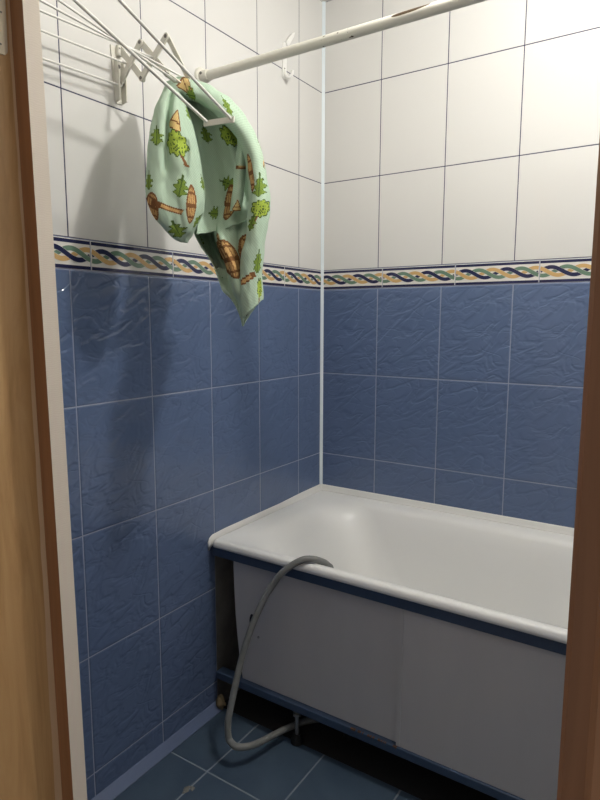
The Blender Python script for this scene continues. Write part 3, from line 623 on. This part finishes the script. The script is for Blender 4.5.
def crm(P, n):   # resample a control polyline of vectors to n points (Catmull-Rom)
    k = len(P) - 1; out = []
    for i in range(n):
        x = i / (n - 1) * k; j = min(int(x), k - 1); f = x - j
        p1, p2 = P[j], P[j + 1]; p0 = P[j - 1] if j > 0 else 2 * P[0] - P[1]; p3 = P[j + 2] if j + 2 <= k else 2 * P[k] - P[k - 1]
        out.append(.5 * ((2 * p1) + (p2 - p0) * f + (2 * p0 - 5 * p1 + 4 * p2 - p3) * f * f + (3 * p1 - p0 - 3 * p2 + p3) * f ** 3))
    return out
def inside(kind, a, b):
    """which print colour a point has inside a motif; a to the right, b downwards, both -1..1"""
    if kind == 'leaf':
        if b < -.62 and abs(a) < .13 and b > -1.2: return 2
        if b < -.75 or b > 1: return None
        wd = math.sqrt(max(0, 1 - ((b - .12) / .88) ** 2)) * (.84 + .30 * math.cos(b * 10.2 + .8))
        if abs(a) > wd: return None
        if abs(a) < .07 or abs(a) > wd - .14: return 2
        return 1
    if kind == 'tree':
        r = math.hypot(a / .95, (b + .28) / .72); lim = 1 + .10 * math.sin(9 * math.atan2(b + .28, a))
        if r < lim:
            if r > lim - .1: return 2
            return 2 if math.sin(a * 15 + 2 * math.sin(b * 9)) * math.sin(b * 15 + 2 * math.sin(a * 8)) > .45 else 3
        if .3 < b < 1 and abs(a - .30 - .55 * (b - .3)) < .13 + .07 * (b > .85): return 4
        return None
    if kind == 'barrel':
        r = math.hypot(a, b)
        if r > 1: return None
        if r > .86 or abs(b) < .11 or abs(abs(b) - .62) < .06: return 4
        q = a / math.sqrt(max(.05, 1 - b * b)) * 2.6
        return 4 if abs(q - round(q)) < .12 else 5
    if kind == 'basket':
        if abs(a) > 1 or abs(b) > 1 or abs(a) > .55 + .45 * b or b > 1 - .25 * a * a: return None
        return 4 if (abs(a) > .40 + .45 * b or abs(b) > .86 or abs(b - .25) < .07) else 6
    if kind == 'branch':
        if abs(a) > 1 or abs(b) > 1: return None
        return 4 if abs(b) > .5 or a < -.45 else 5
b = MB()
for mm in CL: b.mi(mm)
RES = {'L': (190, 150), 'R': (70, 230), 'B': (90, 120), 'P': (26, 60), 'C': (90, 120), 'D': (24, 24)}
for key, rows in TOWEL.items():
    nu, nv = RES[key]
    R1 = [crm([Vector(c) for c in r], nu) for r in rows]
    cols = [crm([r[i] for r in R1], nv) for i in range(nu)]
    grid = [[cols[i][j] for i in range(nu)] for j in range(nv)]
    g2 = []                                                  # soft wrinkles in the cloth
    for j in range(nv):
        row = []
        for i in range(nu):
            p = grid[j][i]; a = grid[j][min(i + 1, nu - 1)] - grid[j][max(i - 1, 0)]; c = grid[min(j + 1, nv - 1)][i] - grid[max(j - 1, 0)][i]
            n_ = a.cross(c); n_ = n_.normalized() if n_.length > 1e-12 else Vector((0, 0, 0))
            q = Vector((p.x * 34 + p.z * 9, p.y * 34, p.z * 13 + p.x * 6))
            row.append(p + n_ * (.0042 * mnoise.noise(q) + .0016 * mnoise.noise(q * 2.3 + Vector((7, 1, 3)))))
        g2.append(row)
    grid = g2
    fm = {}
    def metr(i, j):
        i0, i1, j0, j1 = max(i - 3, 0), min(i + 3, nu - 1), max(j - 3, 0), min(j + 3, nv - 1)
        return (grid[j][i1] - grid[j][i0]).length / (i1 - i0), (grid[j1][i] - grid[j0][i]).length / (j1 - j0)
    for (k2, kind, u, v, wd, ht, rot) in MOTIFS:
        if k2 != key: continue
        ci, cj = u * (nu - 1), v * (nv - 1); du, dv = metr(min(int(ci), nu - 1), min(int(cj), nv - 1))
        # sizes are as seen: rows may run slanted, keep the plain metric
        rad = math.hypot(wd, ht) * .75; ri, rj = int(rad / max(du, 1e-4)) + 2, int(rad / max(dv, 1e-4)) + 2
        cs, sn = math.cos(math.radians(rot)), math.sin(math.radians(rot))
        for j in range(max(0, int(cj) - rj), min(nv - 1, int(cj) + rj)):
            for i in range(max(0, int(ci) - ri), min(nu - 1, int(ci) + ri)):
                x, y = (i + .5 - ci) * du, (j + .5 - cj) * dv
                a, c = (x * cs - y * sn) / (wd / 2), (x * sn + y * cs) / (ht / 2)
                z = inside(kind, a, c)
                if z is not None: fm[(i, j)] = z
    du0, dv0 = metr(nu // 2, nv // 2)
    o0 = len(b.v); b.v += [tuple(p) for row in grid for p in row]
    for j in range(nv - 1):
        for i in range(nu - 1):
            b.f.append([o0 + j * nu + i, o0 + j * nu + i + 1, o0 + (j + 1) * nu + i + 1, o0 + (j + 1) * nu + i])
            b.m.append(fm.get((i, j), 0)); b.sm.append(True)
            b.uv.append([(i * du0, -j * dv0), ((i + 1) * du0, -j * dv0), ((i + 1) * du0, -(j + 1) * dv0), (i * du0, -(j + 1) * dv0)])
tw = b.build('towel', at=(.25, -.95, 1.29), fix=False)
sd = tw.modifiers.new('thickness', 'SOLIDIFY'); sd.thickness = .0018; sd.offset = 0
tag(tw, 'mint green kitchen towel printed with leaves, trees and barrels hanging from the drying rack', 'towel')
